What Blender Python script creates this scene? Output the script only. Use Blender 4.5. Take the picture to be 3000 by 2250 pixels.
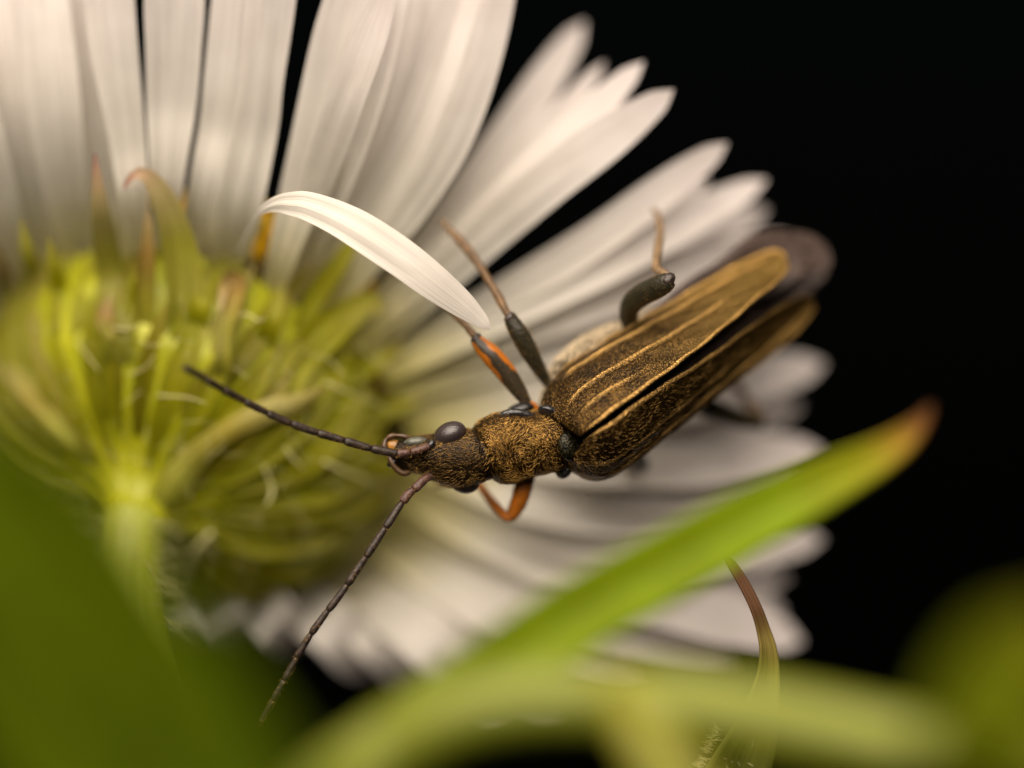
import bpy, math, random
import numpy as np
from mathutils import Vector, Matrix, Quaternion

random.seed(11)
rng = np.random.default_rng(11)
scene = bpy.context.scene
for o in list(bpy.data.objects):
    bpy.data.objects.remove(o, do_unlink=True)
scene.unit_settings.system = 'METRIC'
scene.unit_settings.scale_length = 0.001          # one unit is one millimetre

# ------------------------------------------------------------------ camera
D = 100.0                                         # lens to focal plane, mm
cam_d = bpy.data.cameras.new("camera")
cam = bpy.data.objects.new("camera", cam_d)
scene.collection.objects.link(cam)
cam.location = (0, -D, 0)
cam.rotation_euler = (math.radians(90), 0, 0)
cam_d.sensor_width = 36
cam_d.lens = 36 * D / 18.75
cam_d.clip_start = 0.5
cam_d.clip_end = 20000
cam_d.dof.use_dof = True
cam_d.dof.focus_distance = D + 0.1
APERTURE = 9.3                                    # mm
cam_d.dof.aperture_fstop = cam_d.lens * 1e-3 / APERTURE
scene.camera = cam

# ------------------------------------------------------------------ light
L = Vector((-0.16, -0.715, 0.68)).normalized()     # towards the light
world = bpy.data.worlds.new("World")
scene.world = world
world.use_nodes = True
wn = world.node_tree.nodes
wl = world.node_tree.links
bg = wn["Background"]
sky = wn.new("ShaderNodeTexSky")
sky.sky_type = 'NISHITA'
sky.sun_disc = False
sky.sun_elevation = math.asin(L.z)
sky.sun_rotation = math.atan2(L.x, L.y)
wl.new(sky.outputs[0], bg.inputs[0])
bg.inputs[1].default_value = 0.00015
sun_d = bpy.data.lights.new("sun", 'SUN')
sun_d.energy = 5.0
sun_d.angle = math.radians(72)
sun_d.color = (1.0, 0.865, 0.72)
sun = bpy.data.objects.new("sun", sun_d)
scene.collection.objects.link(sun)
sun.rotation_euler = L.to_track_quat('Z', 'Y').to_euler()
sun.location = L * 200

scene.view_settings.view_transform = 'Standard'
scene.view_settings.look = 'None'
scene.view_settings.exposure = 0.60
scene.view_settings.gamma = 1.0
scene.view_settings.use_curve_mapping = False
scene.cycles.use_denoising = True
scene.cycles.max_bounces = 10
scene.cycles.transmission_bounces = 6
scene.cycles.diffuse_bounces = 5

# ------------------------------------------------------------------ helpers
col = scene.collection
K = 1 / 160.0                                     # mm per photo pixel in the focal plane


def P(px, py, y):
    k = K * (D + y) / D
    return Vector(((px - 1500) * k, y, (1125 - py) * k))


def cat(ctrl, n):
    """Catmull-Rom through control tuples, n samples, near even in x,y spacing."""
    c = np.array(ctrl, float)
    if len(c) == 2:
        t = np.linspace(0, 1, n)[:, None]
        return c[0] * (1 - t) + c[1] * t
    ext = np.vstack([2 * c[0] - c[1], c, 2 * c[-1] - c[-2]])
    fine = []
    for i in range(1, len(ext) - 2):
        p0, p1, p2, p3 = ext[i - 1], ext[i], ext[i + 1], ext[i + 2]
        for t in np.linspace(0, 1, 24, endpoint=False):
            fine.append(0.5 * ((2 * p1) + (-p0 + p2) * t + (2 * p0 - 5 * p1 + 4 * p2 - p3) * t * t
                               + (-p0 + 3 * p1 - 3 * p2 + p3) * t ** 3))
    fine.append(c[-1])
    fine = np.array(fine)
    d = np.linalg.norm(np.diff(fine[:, :2], axis=0), axis=1) + 1e-9
    s = np.concatenate([[0], np.cumsum(d)])
    s /= s[-1]
    q = np.linspace(0, 1, n)
    return np.stack([np.interp(q, s, fine[:, j]) for j in range(fine.shape[1])], 1)


def mesh_obj(name, verts, faces, mat, parent=None, uvs=None, smooth=True, attrs=None, mats=None, fmat=None):
    me = bpy.data.meshes.new(name)
    me.from_pydata([tuple(v) for v in verts], [], faces)
    if smooth:
        me.polygons.foreach_set("use_smooth", [True] * len(me.polygons))
    if uvs is not None:
        lay = me.uv_layers.new(name="UVMap")
        li = np.zeros(len(me.loops), int)
        me.loops.foreach_get("vertex_index", li)
        lay.data.foreach_set("uv", np.asarray(uvs, float)[li].ravel())
    if attrs:
        for k, a in attrs.items():
            at = me.attributes.new(k, 'FLOAT', 'POINT')
            at.data.foreach_set("value", np.asarray(a, float))
    for m in (mats or [mat]):
        me.materials.append(m)
    if fmat is not None:
        me.polygons.foreach_set("material_index", fmat)
    me.update()
    o = bpy.data.objects.new(name, me)
    col.objects.link(o)
    if parent is not None:
        o.parent = parent
        o.matrix_parent_inverse = parent_world(parent).inverted()
    return o


def parent_world(o):
    m = Matrix.Translation(o.location)
    return m


def empty(name, loc, parent=None):
    o = bpy.data.objects.new(name, None)
    col.objects.link(o)
    o.empty_display_size = 0.5
    if parent is None:
        o.location = loc
    else:
        o.parent = parent
        o.matrix_parent_inverse = Matrix.Translation(parent.location).inverted()
    return o


def tag(o, label, cat_, group=None, kind=None):
    o["label"] = label
    o["category"] = cat_
    if group:
        o["group"] = group
    if kind:
        o["kind"] = kind


def grid_faces(nu, nv, close_v=False):
    f = []
    for i in range(nu - 1):
        for j in range(nv - 1 if not close_v else nv):
            j2 = (j + 1) % nv
            f.append((i * nv + j, i * nv + j2, (i + 1) * nv + j2, (i + 1) * nv + j))
    return f


def frames(pts):
    pts = np.array(pts)
    t = np.gradient(pts, axis=0)
    t /= np.linalg.norm(t, axis=1)[:, None] + 1e-12
    return t


def ribbon(name, ctrl, mat, parent, roll=0.0, cup=0.1, nu=36, nv=9, wave=0.0, twist=0.0, thick=0.0, ridges=0.0, seed=0,
           fold=0.0):
    """leaf or petal blade; ctrl: (px, py, depth, full width in px)"""
    c = cat(ctrl, nu)
    pts = np.array([P(a[0], a[1], a[2]) for a in c])
    wid = np.array([max(a[3], 0.5) * K * (D + a[2]) / D for a in c])
    t = frames(pts)
    rs = np.random.default_rng(seed)
    ph = rs.uniform(0, 6.28, 4)
    V, UV = [], []
    view = np.array((0, 1.0, 0))
    for i in range(nu):
        u = i / (nu - 1)
        lat = np.cross(t[i], view)
        lat /= np.linalg.norm(lat) + 1e-9
        nor = np.cross(lat, t[i])                     # towards the camera
        if nor[1] > 0:
            nor = -nor
        a = roll + twist * (u - 0.5)
        la = lat * math.cos(a) + nor * math.sin(a)
        na = nor * math.cos(a) - lat * math.sin(a)
        for j in range(nv):
            s = -1 + 2 * j / (nv - 1)
            h = wid[i] / 2
            off = cup * (s * s - 0.4) * h
            off += fold * abs(s) * h
            off += wave * h * math.sin(u * 7 + ph[0] + s * 1.3) * (0.4 + 0.6 * abs(s))
            off += ridges * h * math.cos(s * 6.5 + ph[1] * 0.3) * math.sin(min(1, u * 1.4) * math.pi) ** 0.5
            edge = 1 + wave * 0.35 * math.sin(u * 11 + ph[2] + s) + wave * 0.2 * math.sin(u * 23 + ph[3])
            V.append(pts[i] + la * s * h * edge + na * off)
            UV.append((u, (s + 1) / 2))
    F = grid_faces(nu, nv)
    o = mesh_obj(name, V, F, mat, parent, UV)
    if thick:
        m = o.modifiers.new("thickness", 'SOLIDIFY')
        m.thickness = thick
        m.offset = 0
    return o


def tube(name, ctrl, mat, parent, nu=24, nv=14, flat=1.0, caps=True, bump=0.0, seed=0, raw=False, mats=None, split=None):
    """ctrl: (px, py, depth, radius in px)"""
    c = cat(ctrl, nu)
    pts = np.array([P(a[0], a[1], a[2]) for a in c])
    rad = np.array([max(a[3], 0.3) * K * (D + a[2]) / D for a in c])
    t = frames(pts)
    rs = np.random.default_rng(seed)
    V, UV = [], []
    up = np.array((0, 1.0, 0.05))
    for i in range(nu):
        lat = np.cross(t[i], up)
        n_ = np.linalg.norm(lat)
        if n_ < 1e-4:
            lat = np.array((1.0, 0, 0))
        lat /= np.linalg.norm(lat)
        nor = np.cross(lat, t[i])
        for j in range(nv):
            a = 2 * math.pi * j / nv
            r = rad[i] * (1 + bump * rs.uniform(-1, 1))
            V.append(pts[i] + lat * math.cos(a) * r + nor * math.sin(a) * r * flat)
            UV.append((i / (nu - 1), j / nv))
    F = grid_faces(nu, nv, True)
    if caps:
        F.append(tuple(range(nv))[::-1])
        b = (nu - 1) * nv
        F.append(tuple(range(b, b + nv)))
    if raw:
        return V, F, UV
    return mesh_obj(name, V, F, mat, parent, UV)


def hair_mesh(name, base, dirs, lens, wid, mat, parent, bend=0.35, nrm=None):
    """many thin curved hairs in one mesh, each a tapering three-sided spine"""
    V, F = [], []
    for k in range(len(base)):
        b, d, l = np.array(base[k]), np.array(dirs[k]), lens[k]
        d = d / (np.linalg.norm(d) + 1e-9)
        n = np.array(nrm[k]) if nrm is not None else np.array((0, -1.0, 0))
        s = np.cross(d, n)
        s /= np.linalg.norm(s) + 1e-9
        w = wid * random.uniform(0.7, 1.3) * 0.5
        m1 = b + d * l * 0.5 + n * l * 0.06
        tip = b + d * l - n * l * bend * 0.3
        i = len(V)
        V += [b - s * w, b + s * w, b + n * w * 1.4, m1 - s * w * 0.8, m1 + s * w * 0.8, m1 + n * w * 1.1, tip]
        F += [(i, i + 3, i + 5, i + 2), (i + 2, i + 5, i + 4, i + 1), (i + 1, i + 4, i + 3, i),
              (i + 3, i + 6, i + 5), (i + 5, i + 6, i + 4), (i + 4, i + 6, i + 3)]
    o = mesh_obj(name, V, F, mat, parent, smooth=True)
    o["kind"] = "stuff"
    return o


# ------------------------------------------------------------------ materials
def new_mat(name):
    m = bpy.data.materials.new(name)
    m.use_nodes = True
    nt = m.node_tree
    b = nt.nodes["Principled BSDF"]
    return m, nt, b


def nd(nt, typ, **kw):
    n = nt.nodes.new(typ)
    for k, v in kw.items():
        setattr(n, k, v)
    return n


def ramp(nt, fac, stops):
    r = nt.nodes.new("ShaderNodeValToRGB")
    e = r.color_ramp.elements
    while len(e) > 1:
        e.remove(e[-1])
    e[0].position, e[0].color = stops[0][0], (*stops[0][1], 1)
    for p, c in stops[1:]:
        x = e.new(p)
        x.color = (*c, 1)
    nt.links.new(fac, r.inputs[0])
    return r


def mixc(nt, fac, a, b, mode='MIX'):
    m = nt.nodes.new("ShaderNodeMix")
    m.data_type = 'RGBA'
    m.blend_type = mode
    for s, v in ((0, fac), (6, a), (7, b)):
        if hasattr(v, 'links') or hasattr(v, 'is_linked'):
            nt.links.new(v, m.inputs[s])
        else:
            m.inputs[s].default_value = v if s == 0 else (*v, 1)
    return m.outputs[2]


def blade_material(name, stops, trans=0.35, rough=0.5, vein=0.3, vein_scale=34, mottle=0.12, spec=0.3, sheen=0.0):
    """petals, bracts, leaves: pigment along the blade, fine veins, light passing through"""
    m, nt, b = new_mat(name)
    out = nt.nodes["Material Output"]
    uv = nd(nt, "ShaderNodeUVMap")
    sep = nd(nt, "ShaderNodeSeparateXYZ")
    nt.links.new(uv.outputs[0], sep.inputs[0])
    info = nd(nt, "ShaderNodeObjectInfo")
    mp = nd(nt, "ShaderNodeMapping")
    mp.inputs[3].default_value = (2.2, vein_scale, 1)
    nt.links.new(uv.outputs[0], mp.inputs[0])
    ns = nd(nt, "ShaderNodeTexNoise")
    ns.noise_dimensions = '4D'
    ns.inputs["Scale"].default_value = 1.0
    ns.inputs["Detail"].default_value = 4
    nt.links.new(mp.outputs[0], ns.inputs["Vector"])
    mul = nd(nt, "ShaderNodeMath", operation='MULTIPLY')
    mul.inputs[1].default_value = 37.0
    nt.links.new(info.outputs["Random"], mul.inputs[0])
    nt.links.new(mul.outputs[0], ns.inputs["W"])
    rp = ramp(nt, sep.outputs[0], stops)
    # veins, slight colour change
    vr = ramp(nt, ns.outputs[0], [(0.3, (1 - mottle * 1.6,) * 3), (0.65, (1.0, 1.0, 1.0))])
    c1 = mixc(nt, 1.0, rp.outputs[0], vr.outputs[0], 'MULTIPLY')
    geo = nd(nt, "ShaderNodeTexCoord")
    n2 = nd(nt, "ShaderNodeTexNoise")
    n2.inputs["Scale"].default_value = 1.1
    n2.inputs["Detail"].default_value = 3
    nt.links.new(geo.outputs["Object"], n2.inputs["Vector"])
    r2 = ramp(nt, n2.outputs[0], [(0.3, (1 - mottle, 1 - mottle * 1.1, 1 - mottle * 1.2)), (0.7, (1, 1, 1))])
    c2 = mixc(nt, 1.0, c1, r2.outputs[0], 'MULTIPLY')
    nt.links.new(c2, b.inputs["Base Color"])
    b.inputs["Roughness"].default_value = rough
    b.inputs["Specular IOR Level"].default_value = spec
    if sheen:
        b.inputs["Sheen Weight"].default_value = sheen
    bp = nd(nt, "ShaderNodeBump")
    bp.inputs["Strength"].default_value = vein
    bp.inputs["Distance"].default_value = 0.06
    nt.links.new(ns.outputs[0], bp.inputs["Height"])
    nt.links.new(bp.outputs[0], b.inputs["Normal"])
    tr = nd(nt, "ShaderNodeBsdfTranslucent")
    nt.links.new(c2, tr.inputs[0])
    nt.links.new(bp.outputs[0], tr.inputs["Normal"])
    mx = nd(nt, "ShaderNodeMixShader")
    mx.inputs[0].default_value = trans
    nt.links.new(b.outputs[0], mx.inputs[1])
    nt.links.new(tr.outputs[0], mx.inputs[2])
    nt.links.new(mx.outputs[0], out.inputs[0])
    return m


def plain(name, c, rough=0.5, metal=0.0, spec=0.5, noise=0.3, scale=6.0, bump=0.0, coat=0.0, sheen=0.0):
    m, nt, b = new_mat(name)
    geo = nd(nt, "ShaderNodeTexCoord")
    ns = nd(nt, "ShaderNodeTexNoise")
    ns.inputs["Scale"].default_value = scale
    ns.inputs["Detail"].default_value = 4
    nt.links.new(geo.outputs["Object"], ns.inputs["Vector"])
    r = ramp(nt, ns.outputs[0], [(0.3, tuple(x * (1 - noise) for x in c)), (0.7, tuple(min(1, x * (1 + noise)) for x in c))])
    nt.links.new(r.outputs[0], b.inputs["Base Color"])
    b.inputs["Roughness"].default_value = rough
    b.inputs["Metallic"].default_value = metal
    b.inputs["Specular IOR Level"].default_value = spec
    b.inputs["Coat Weight"].default_value = coat
    b.inputs["Sheen Weight"].default_value = sheen
    if bump:
        bp = nd(nt, "ShaderNodeBump")
        bp.inputs["Strength"].default_value = bump
        bp.inputs["Distance"].default_value = 0.04
        nt.links.new(ns.outputs[0], bp.inputs["Height"])
        nt.links.new(bp.outputs[0], b.inputs["Normal"])
    return m


M_petal = blade_material("petal_white", [(0.0, (0.52, 0.48, 0.10)), (0.14, (0.68, 0.63, 0.36)), (0.30, (0.82, 0.79, 0.71)),
                                         (0.8, (0.86, 0.81, 0.79)), (1.0, (0.84, 0.77, 0.76))], trans=0.42, rough=0.55,
                         vein=0.22, vein_scale=16, mottle=0.10, spec=0.25)
M_petal_curl = blade_material("petal_curled", [(0.0, (0.84, 0.80, 0.72)), (1.0, (0.86, 0.81, 0.77))], trans=0.3, rough=0.5,
                              vein=0.35, vein_scale=16, mottle=0.08, spec=0.3)
M_bract = blade_material("bract_green", [(0.0, (0.36, 0.37, 0.004)), (0.55, (0.48, 0.47, 0.008)), (0.85, (0.58, 0.56, 0.07)),
                                         (1.0, (0.58, 0.52, 0.14))], trans=0.58, rough=0.5, vein=0.35, vein_scale=10, mottle=0.25)
M_bract_tan = blade_material("bract_tan_tip", [(0.0, (0.21, 0.20, 0.006)), (0.5, (0.34, 0.31, 0.008)), (0.8, (0.44, 0.38, 0.05)),
                                               (1.0, (0.50, 0.40, 0.13))], trans=0.5, vein=0.3, vein_scale=8, mottle=0.25)
M_bract_purple = blade_material("bract_purple_tip", [(0.0, (0.22, 0.23, 0.012)), (0.6, (0.36, 0.34, 0.04)), (0.82, (0.52, 0.42, 0.20)),
                                                     (0.93, (0.56, 0.36, 0.24)), (1.0, (0.34, 0.12, 0.12))], trans=0.3, vein=0.3,
                                vein_scale=10, mottle=0.2)
M_bract_brown = blade_material("bract_brown_tip", [(0.0, (0.22, 0.23, 0.012)), (0.5, (0.36, 0.33, 0.03)), (0.75, (0.42, 0.26, 0.06)),
                                                   (0.88, (0.54, 0.40, 0.15)), (1.0, (0.70, 0.54, 0.30))], trans=0.3, vein=0.3,
                               vein_scale=8, mottle=0.3)
M_bract_pale = blade_material("bract_pale", [(0.0, (0.36, 0.37, 0.02)), (0.3, (0.56, 0.56, 0.09)), (0.55, (0.46, 0.38, 0.05)),
                                             (0.75, (0.56, 0.50, 0.15)), (1.0, (0.42, 0.36, 0.08))], trans=0.5, vein=0.3,
                              vein_scale=8, mottle=0.2)
M_leaf = blade_material("leaf_green", [(0.0, (0.22, 0.25, 0.003)), (0.3, (0.22, 0.31, 0.002)), (0.78, (0.25, 0.36, 0.002)),
                                       (0.89, (0.34, 0.35, 0.004)), (0.94, (0.40, 0.25, 0.02)), (0.97, (0.26, 0.11, 0.025)), (1.0, (0.08, 0.03, 0.012))],
                        trans=0.38, rough=0.45, vein=0.25, vein_scale=9, mottle=0.2, spec=0.15)
M_leaf_dark = blade_material("leaf_dark", [(0.0, (0.062, 0.095, 0.0005)), (1.0, (0.085, 0.125, 0.0005))], trans=0.35, rough=0.6,
                             vein=0.3, vein_scale=6, mottle=0.35, spec=0.03)
M_leaf_mid = blade_material("leaf_mid", [(0.0, (0.20, 0.21, 0.004)), (0.5, (0.14, 0.18, 0.003)), (1.0, (0.12, 0.12, 0.004))], trans=0.35, rough=0.6,
                            vein=0.3, vein_scale=7, mottle=0.3, spec=0.05)
M_leaf_thin = blade_material("leaf_thin", [(0.0, (0.07, 0.09, 0.01)), (0.4, (0.15, 0.17, 0.02)), (0.58, (0.30, 0.30, 0.05)), (0.72, (0.34, 0.26, 0.06)),
                                           (0.80, (0.24, 0.12, 0.06)), (1.0, (0.22, 0.10, 0.05))], trans=0.25, vein=0.5, vein_scale=12, mottle=0.3)


def stem_material(name, c1, c2, rough=0.5):
    m, nt, b = new_mat(name)
    uv = nd(nt, "ShaderNodeUVMap")
    mp = nd(nt, "ShaderNodeMapping")
    mp.inputs[3].default_value = (4, 22, 1)
    nt.links.new(uv.outputs[0], mp.inputs[0])
    ns = nd(nt, "ShaderNodeTexNoise")
    ns.inputs["Scale"].default_value = 1
    ns.inputs["Detail"].default_value = 4
    nt.links.new(mp.outputs[0], ns.inputs[0])
    r = ramp(nt, ns.outputs[0], [(0.32, c1), (0.68, c2)])
    nt.links.new(r.outputs[0], b.inputs["Base Color"])
    b.inputs["Roughness"].default_value = rough
    b.inputs["Subsurface Weight"].default_value = 0.15
    b.inputs["Subsurface Radius"].default_value = (0.4, 0.4, 0.1)
    bp = nd(nt, "ShaderNodeBump")
    bp.inputs["Strength"].default_value = 0.4
    bp.inputs["Distance"].default_value = 0.06
    nt.links.new(ns.outputs[0], bp.inputs["Height"])
    nt.links.new(bp.outputs[0], b.inputs["Normal"])
    return m


M_stem = stem_material("stem_pale_green", (0.22, 0.26, 0.014), (0.34, 0.36, 0.05))
M_invol = stem_material("involucre_green", (0.25, 0.27, 0.002), (0.37, 0.37, 0.005))
M_stalk = stem_material("stalk_olive", (0.14, 0.17, 0.006), (0.21, 0.23, 0.016))
M_side = stem_material("side_stem_yellow", (0.17, 0.17, 0.006), (0.25, 0.24, 0.02))
M_disc = plain("disc_yellow", (0.75, 0.46, 0.008), rough=0.5, noise=0.15, scale=3)
M_white_hair = plain("plant_hair", (0.50, 0.47, 0.20), rough=0.5, noise=0.1, scale=2)


def shell_material(name, dark, gold, scale, metal, rough, lo, hi, bump, ridge_col=None, coat=0.0, tip_col=None):
    """beetle cuticle: pitted, dark between golden grains"""
    m, nt, b = new_mat(name)
    geo = nd(nt, "ShaderNodeTexCoord")
    vo = nd(nt, "ShaderNodeTexVoronoi")
    vo.feature = 'F1'
    vo.inputs["Scale"].default_value = scale
    nt.links.new(geo.outputs["Object"], vo.inputs["Vector"])
    n1 = nd(nt, "ShaderNodeTexNoise")
    n1.inputs["Scale"].default_value = scale * 0.12
    n1.inputs["Detail"].default_value = 5
    nt.links.new(geo.outputs["Object"], n1.inputs["Vector"])
    mid = tuple(0.5 * (a + c) for a, c in zip(dark, gold))
    r = ramp(nt, vo.outputs["Distance"], [(lo, gold), (0.5 * (lo + hi), mid), (hi, dark)])
    r2 = ramp(nt, n1.outputs[0], [(0.34, (0.35, 0.33, 0.32)), (0.62, (1.05, 1.0, 0.95))])
    c = mixc(nt, 1.0, r.outputs[0], r2.outputs[0], 'MULTIPLY')
    if tip_col is not None:
        uv = nd(nt, "ShaderNodeUVMap")
        sp = nd(nt, "ShaderNodeSeparateXYZ")
        nt.links.new(uv.outputs[0], sp.inputs[0])
        rr = ramp(nt, sp.outputs[0], [(0.30, (0, 0, 0)), (0.85, (0.8, 0.8, 0.8))])
        c = mixc(nt, rr.outputs[0], c, tip_col)
    if ridge_col is not None:
        at = nd(nt, "ShaderNodeAttribute")
        at.attribute_name = "ridge"
        c = mixc(nt, at.outputs["Fac"], c, ridge_col)
    nt.links.new(c, b.inputs["Base Color"])
    b.inputs["Metallic"].default_value = metal
    b.inputs["Roughness"].default_value = rough
    b.inputs["Coat Weight"].default_value = coat
    bp = nd(nt, "ShaderNodeBump")
    bp.invert = True
    bp.inputs["Strength"].default_value = bump
    bp.inputs["Distance"].default_value = 0.03
    nt.links.new(vo.outputs["Distance"], bp.inputs["Height"])
    nt.links.new(bp.outputs[0], b.inputs["Normal"])
    return m


M_elytron = shell_material("elytron_bronze", (0.050, 0.029, 0.009), (0.40, 0.225, 0.052), 28, 0.80, 0.30, 0.05, 0.48, 0.65,
                           ridge_col=(0.56, 0.33, 0.10), tip_col=(0.17, 0.105, 0.022))
M_pronotum = shell_material("pronotum_bronze", (0.05, 0.028, 0.008), (0.40, 0.22, 0.05), 30, 0.85, 0.36, 0.1, 0.5, 0.6)
M_head = shell_material("head_bronze", (0.022, 0.014, 0.007), (0.12, 0.07, 0.022), 32, 0.7, 0.35, 0.1, 0.5, 0.5)
M_thorax = shell_material("thorax_silver", (0.05, 0.04, 0.025), (0.42, 0.34, 0.22), 18, 0.2, 0.5, 0.1, 0.5, 0.6)
M_abdomen = plain("abdomen_dark", (0.045, 0.034, 0.03), rough=0.45, noise=0.4, scale=5, bump=0.4)
M_black = plain("cuticle_black", (0.012, 0.011, 0.012), rough=0.25, noise=0.3, scale=14, bump=0.7, coat=0.4)
M_scut = shell_material("scutellum", (0.012, 0.012, 0.006), (0.10, 0.085, 0.03), 20, 0.5, 0.4, 0.1, 0.5, 0.6)
M_gold_hair = plain("golden_hair", (0.62, 0.36, 0.09), rough=0.3, metal=0.7, noise=0.25, scale=3)
M_dim_hair = plain("bronze_hair", (0.36, 0.21, 0.06), rough=0.3, metal=0.7, noise=0.3, scale=3)
M_pale_hair = plain("pale_hair", (0.72, 0.58, 0.38), rough=0.4, noise=0.1, scale=3)
M_ant = plain("antenna_brown", (0.024, 0.014, 0.009), rough=0.5, noise=0.5, scale=9, bump=0.6)
M_ant_base = plain("antenna_base_red", (0.075, 0.034, 0.024), rough=0.5, noise=0.5, scale=12, bump=0.6)
M_leg_dark = plain("leg_dark", (0.024, 0.021, 0.011), rough=0.38, noise=0.4, scale=16, bump=0.5)
M_leg_tibia = plain("leg_tibia", (0.12, 0.062, 0.022), rough=0.5, noise=0.45, scale=7, bump=0.4)
M_tarsus = plain("leg_tarsus", (0.20, 0.13, 0.07), rough=0.5, noise=0.3, scale=7)
M_orange = plain("leg_orange", (0.42, 0.12, 0.006), rough=0.4, noise=0.25, scale=4)
M_joint = plain("leg_joint", (0.05, 0.038, 0.034), rough=0.3, noise=0.6, scale=16, bump=0.8)
M_palp = plain("palp_brown", (0.07, 0.034, 0.012), rough=0.35, noise=0.4, scale=8)
M_wing = plain("wing_mauve", (0.058, 0.039, 0.032), spec=0.25, rough=0.5, noise=0.6, scale=7, bump=0.8)


def femur_material():
    """orange femur with a dark stripe along its back and dark base"""
    m, nt, b = new_mat("femur_striped")
    uv = nd(nt, "ShaderNodeUVMap")
    sp = nd(nt, "ShaderNodeSeparateXYZ")
    nt.links.new(uv.outputs[0], sp.inputs[0])
    geo = nd(nt, "ShaderNodeTexCoord")
    ns = nd(nt, "ShaderNodeTexNoise")
    ns.inputs["Scale"].default_value = 5
    nt.links.new(geo.outputs["Object"], ns.inputs[0])
    # stripe: v near 0.25 faces the camera
    a = nd(nt, "ShaderNodeMath", operation='SUBTRACT')
    a.inputs[1].default_value = 0.74
    nt.links.new(sp.outputs[1], a.inputs[0])
    ab = nd(nt, "ShaderNodeMath", operation='ABSOLUTE')
    nt.links.new(a.outputs[0], ab.inputs[0])
    w = ramp(nt, sp.outputs[0], [(0.0, (0.5,) * 3), (0.30, (0.26,) * 3), (0.5, (0.10,) * 3), (0.8, (0.05,) * 3), (1.0, (0.1,) * 3)])
    d = nd(nt, "ShaderNodeMath", operation='SUBTRACT')
    nt.links.new(ab.outputs[0], d.inputs[0])
    nt.links.new(w.outputs[0], d.inputs[1])
    ad = nd(nt, "ShaderNodeMath", operation='MULTIPLY_ADD')
    ad.inputs[1].default_value = 0.10
    nt.links.new(ns.outputs[0], ad.inputs[0])
    nt.links.new(d.outputs[0], ad.inputs[2])
    r = ramp(nt, ad.outputs[0], [(0.04, (0.030, 0.022, 0.012)), (0.09, (0.44, 0.13, 0.008))])
    nt.links.new(r.outputs[0], b.inputs["Base Color"])
    b.inputs["Roughness"].default_value = 0.4
    return m


M_femur = femur_material()


def eye_material():
    m, nt, b = new_mat("eye_compound")
    geo = nd(nt, "ShaderNodeTexCoord")
    vo = nd(nt, "ShaderNodeTexVoronoi")
    vo.inputs["Scale"].default_value = 27
    vo.inputs["Randomness"].default_value = 0.25
    nt.links.new(geo.outputs["Object"], vo.inputs["Vector"])
    b.inputs["Base Color"].default_value = (0.032, 0.022, 0.023, 1)
    b.inputs["Roughness"].default_value = 0.34
    b.inputs["Specular IOR Level"].default_value = 0.8
    bp = nd(nt, "ShaderNodeBump")
    bp.invert = True
    bp.inputs["Strength"].default_value = 0.5
    bp.inputs["Distance"].default_value = 0.012
    nt.links.new(vo.outputs["Distance"], bp.inputs["Height"])
    nt.links.new(bp.outputs[0], b.inputs["Normal"])
    return m


M_eye = eye_material()

# ================================================================== FLOWER
flower = empty("flower", P(400, 1470, -1.8))
tag(flower, "white many-petalled flower head seen from behind with yellow-green bracts, the beetle on it", "flower")

S0 = np.array(P(425, 1465, 4.0))
C0 = np.array(P(565, 1190, 5.9))
AX = C0 - S0
HT = np.linalg.norm(AX)
AX /= HT
E1 = np.cross(AX, (0, 0, 1.0))
E1 /= np.linalg.norm(E1)
if E1[0] < 0:
    E1 = -E1
E2 = np.cross(E1, AX)
if E2[2] < 0:
    E2 = -E2
PROF = [(0.0, 0.60, -0.95), (0.03, 0.66, -0.6), (0.06, 0.80, -0.32), (0.12, 1.25, -0.08), (0.3, 2.35, 0.30), (0.55, 3.35, 1.0), (0.8, 3.85, 1.95), (1.0, 3.95, 3.0)]


def cup(s, phi, off=0.0):
    ss = [p[0] for p in PROF]
    r = np.interp(s, ss, [p[1] for p in PROF])
    h = np.interp(s, ss, [p[2] for p in PROF]) / 3.0 * HT
    e = math.cos(phi) * E1 + math.sin(phi) * E2
    if s < 0:
        h += s * 3.2
        r += 0.10
    if s > 1:
        r += (s - 1) * 1.9
        h += (s - 1) * 1.6
    # outward normal roughly between -AX and e
    sc = max(0.0, min(1, s))
    n = e * sc - AX * (1 - 0.7 * sc) if s >= 0 else e
    n /= np.linalg.norm(n)
    return S0 + AX * h + e * r + n * off


nu, nv = 26, 72
V, UV = [], []
for i in range(nu):
    s = i / (nu - 1)
    for j in range(nv):
        ph = 2 * math.pi * j / nv
        V.append(cup(s, ph, 0.07 * math.sin(ph * 17 + 3 * math.sin(ph * 5))))
        UV.append((s, j / nv * 3))
F = grid_faces(nu, nv, True)
F.append(tuple(range(nv)))
mesh_obj("involucre", V, F, M_invol, flower, UV)

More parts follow.
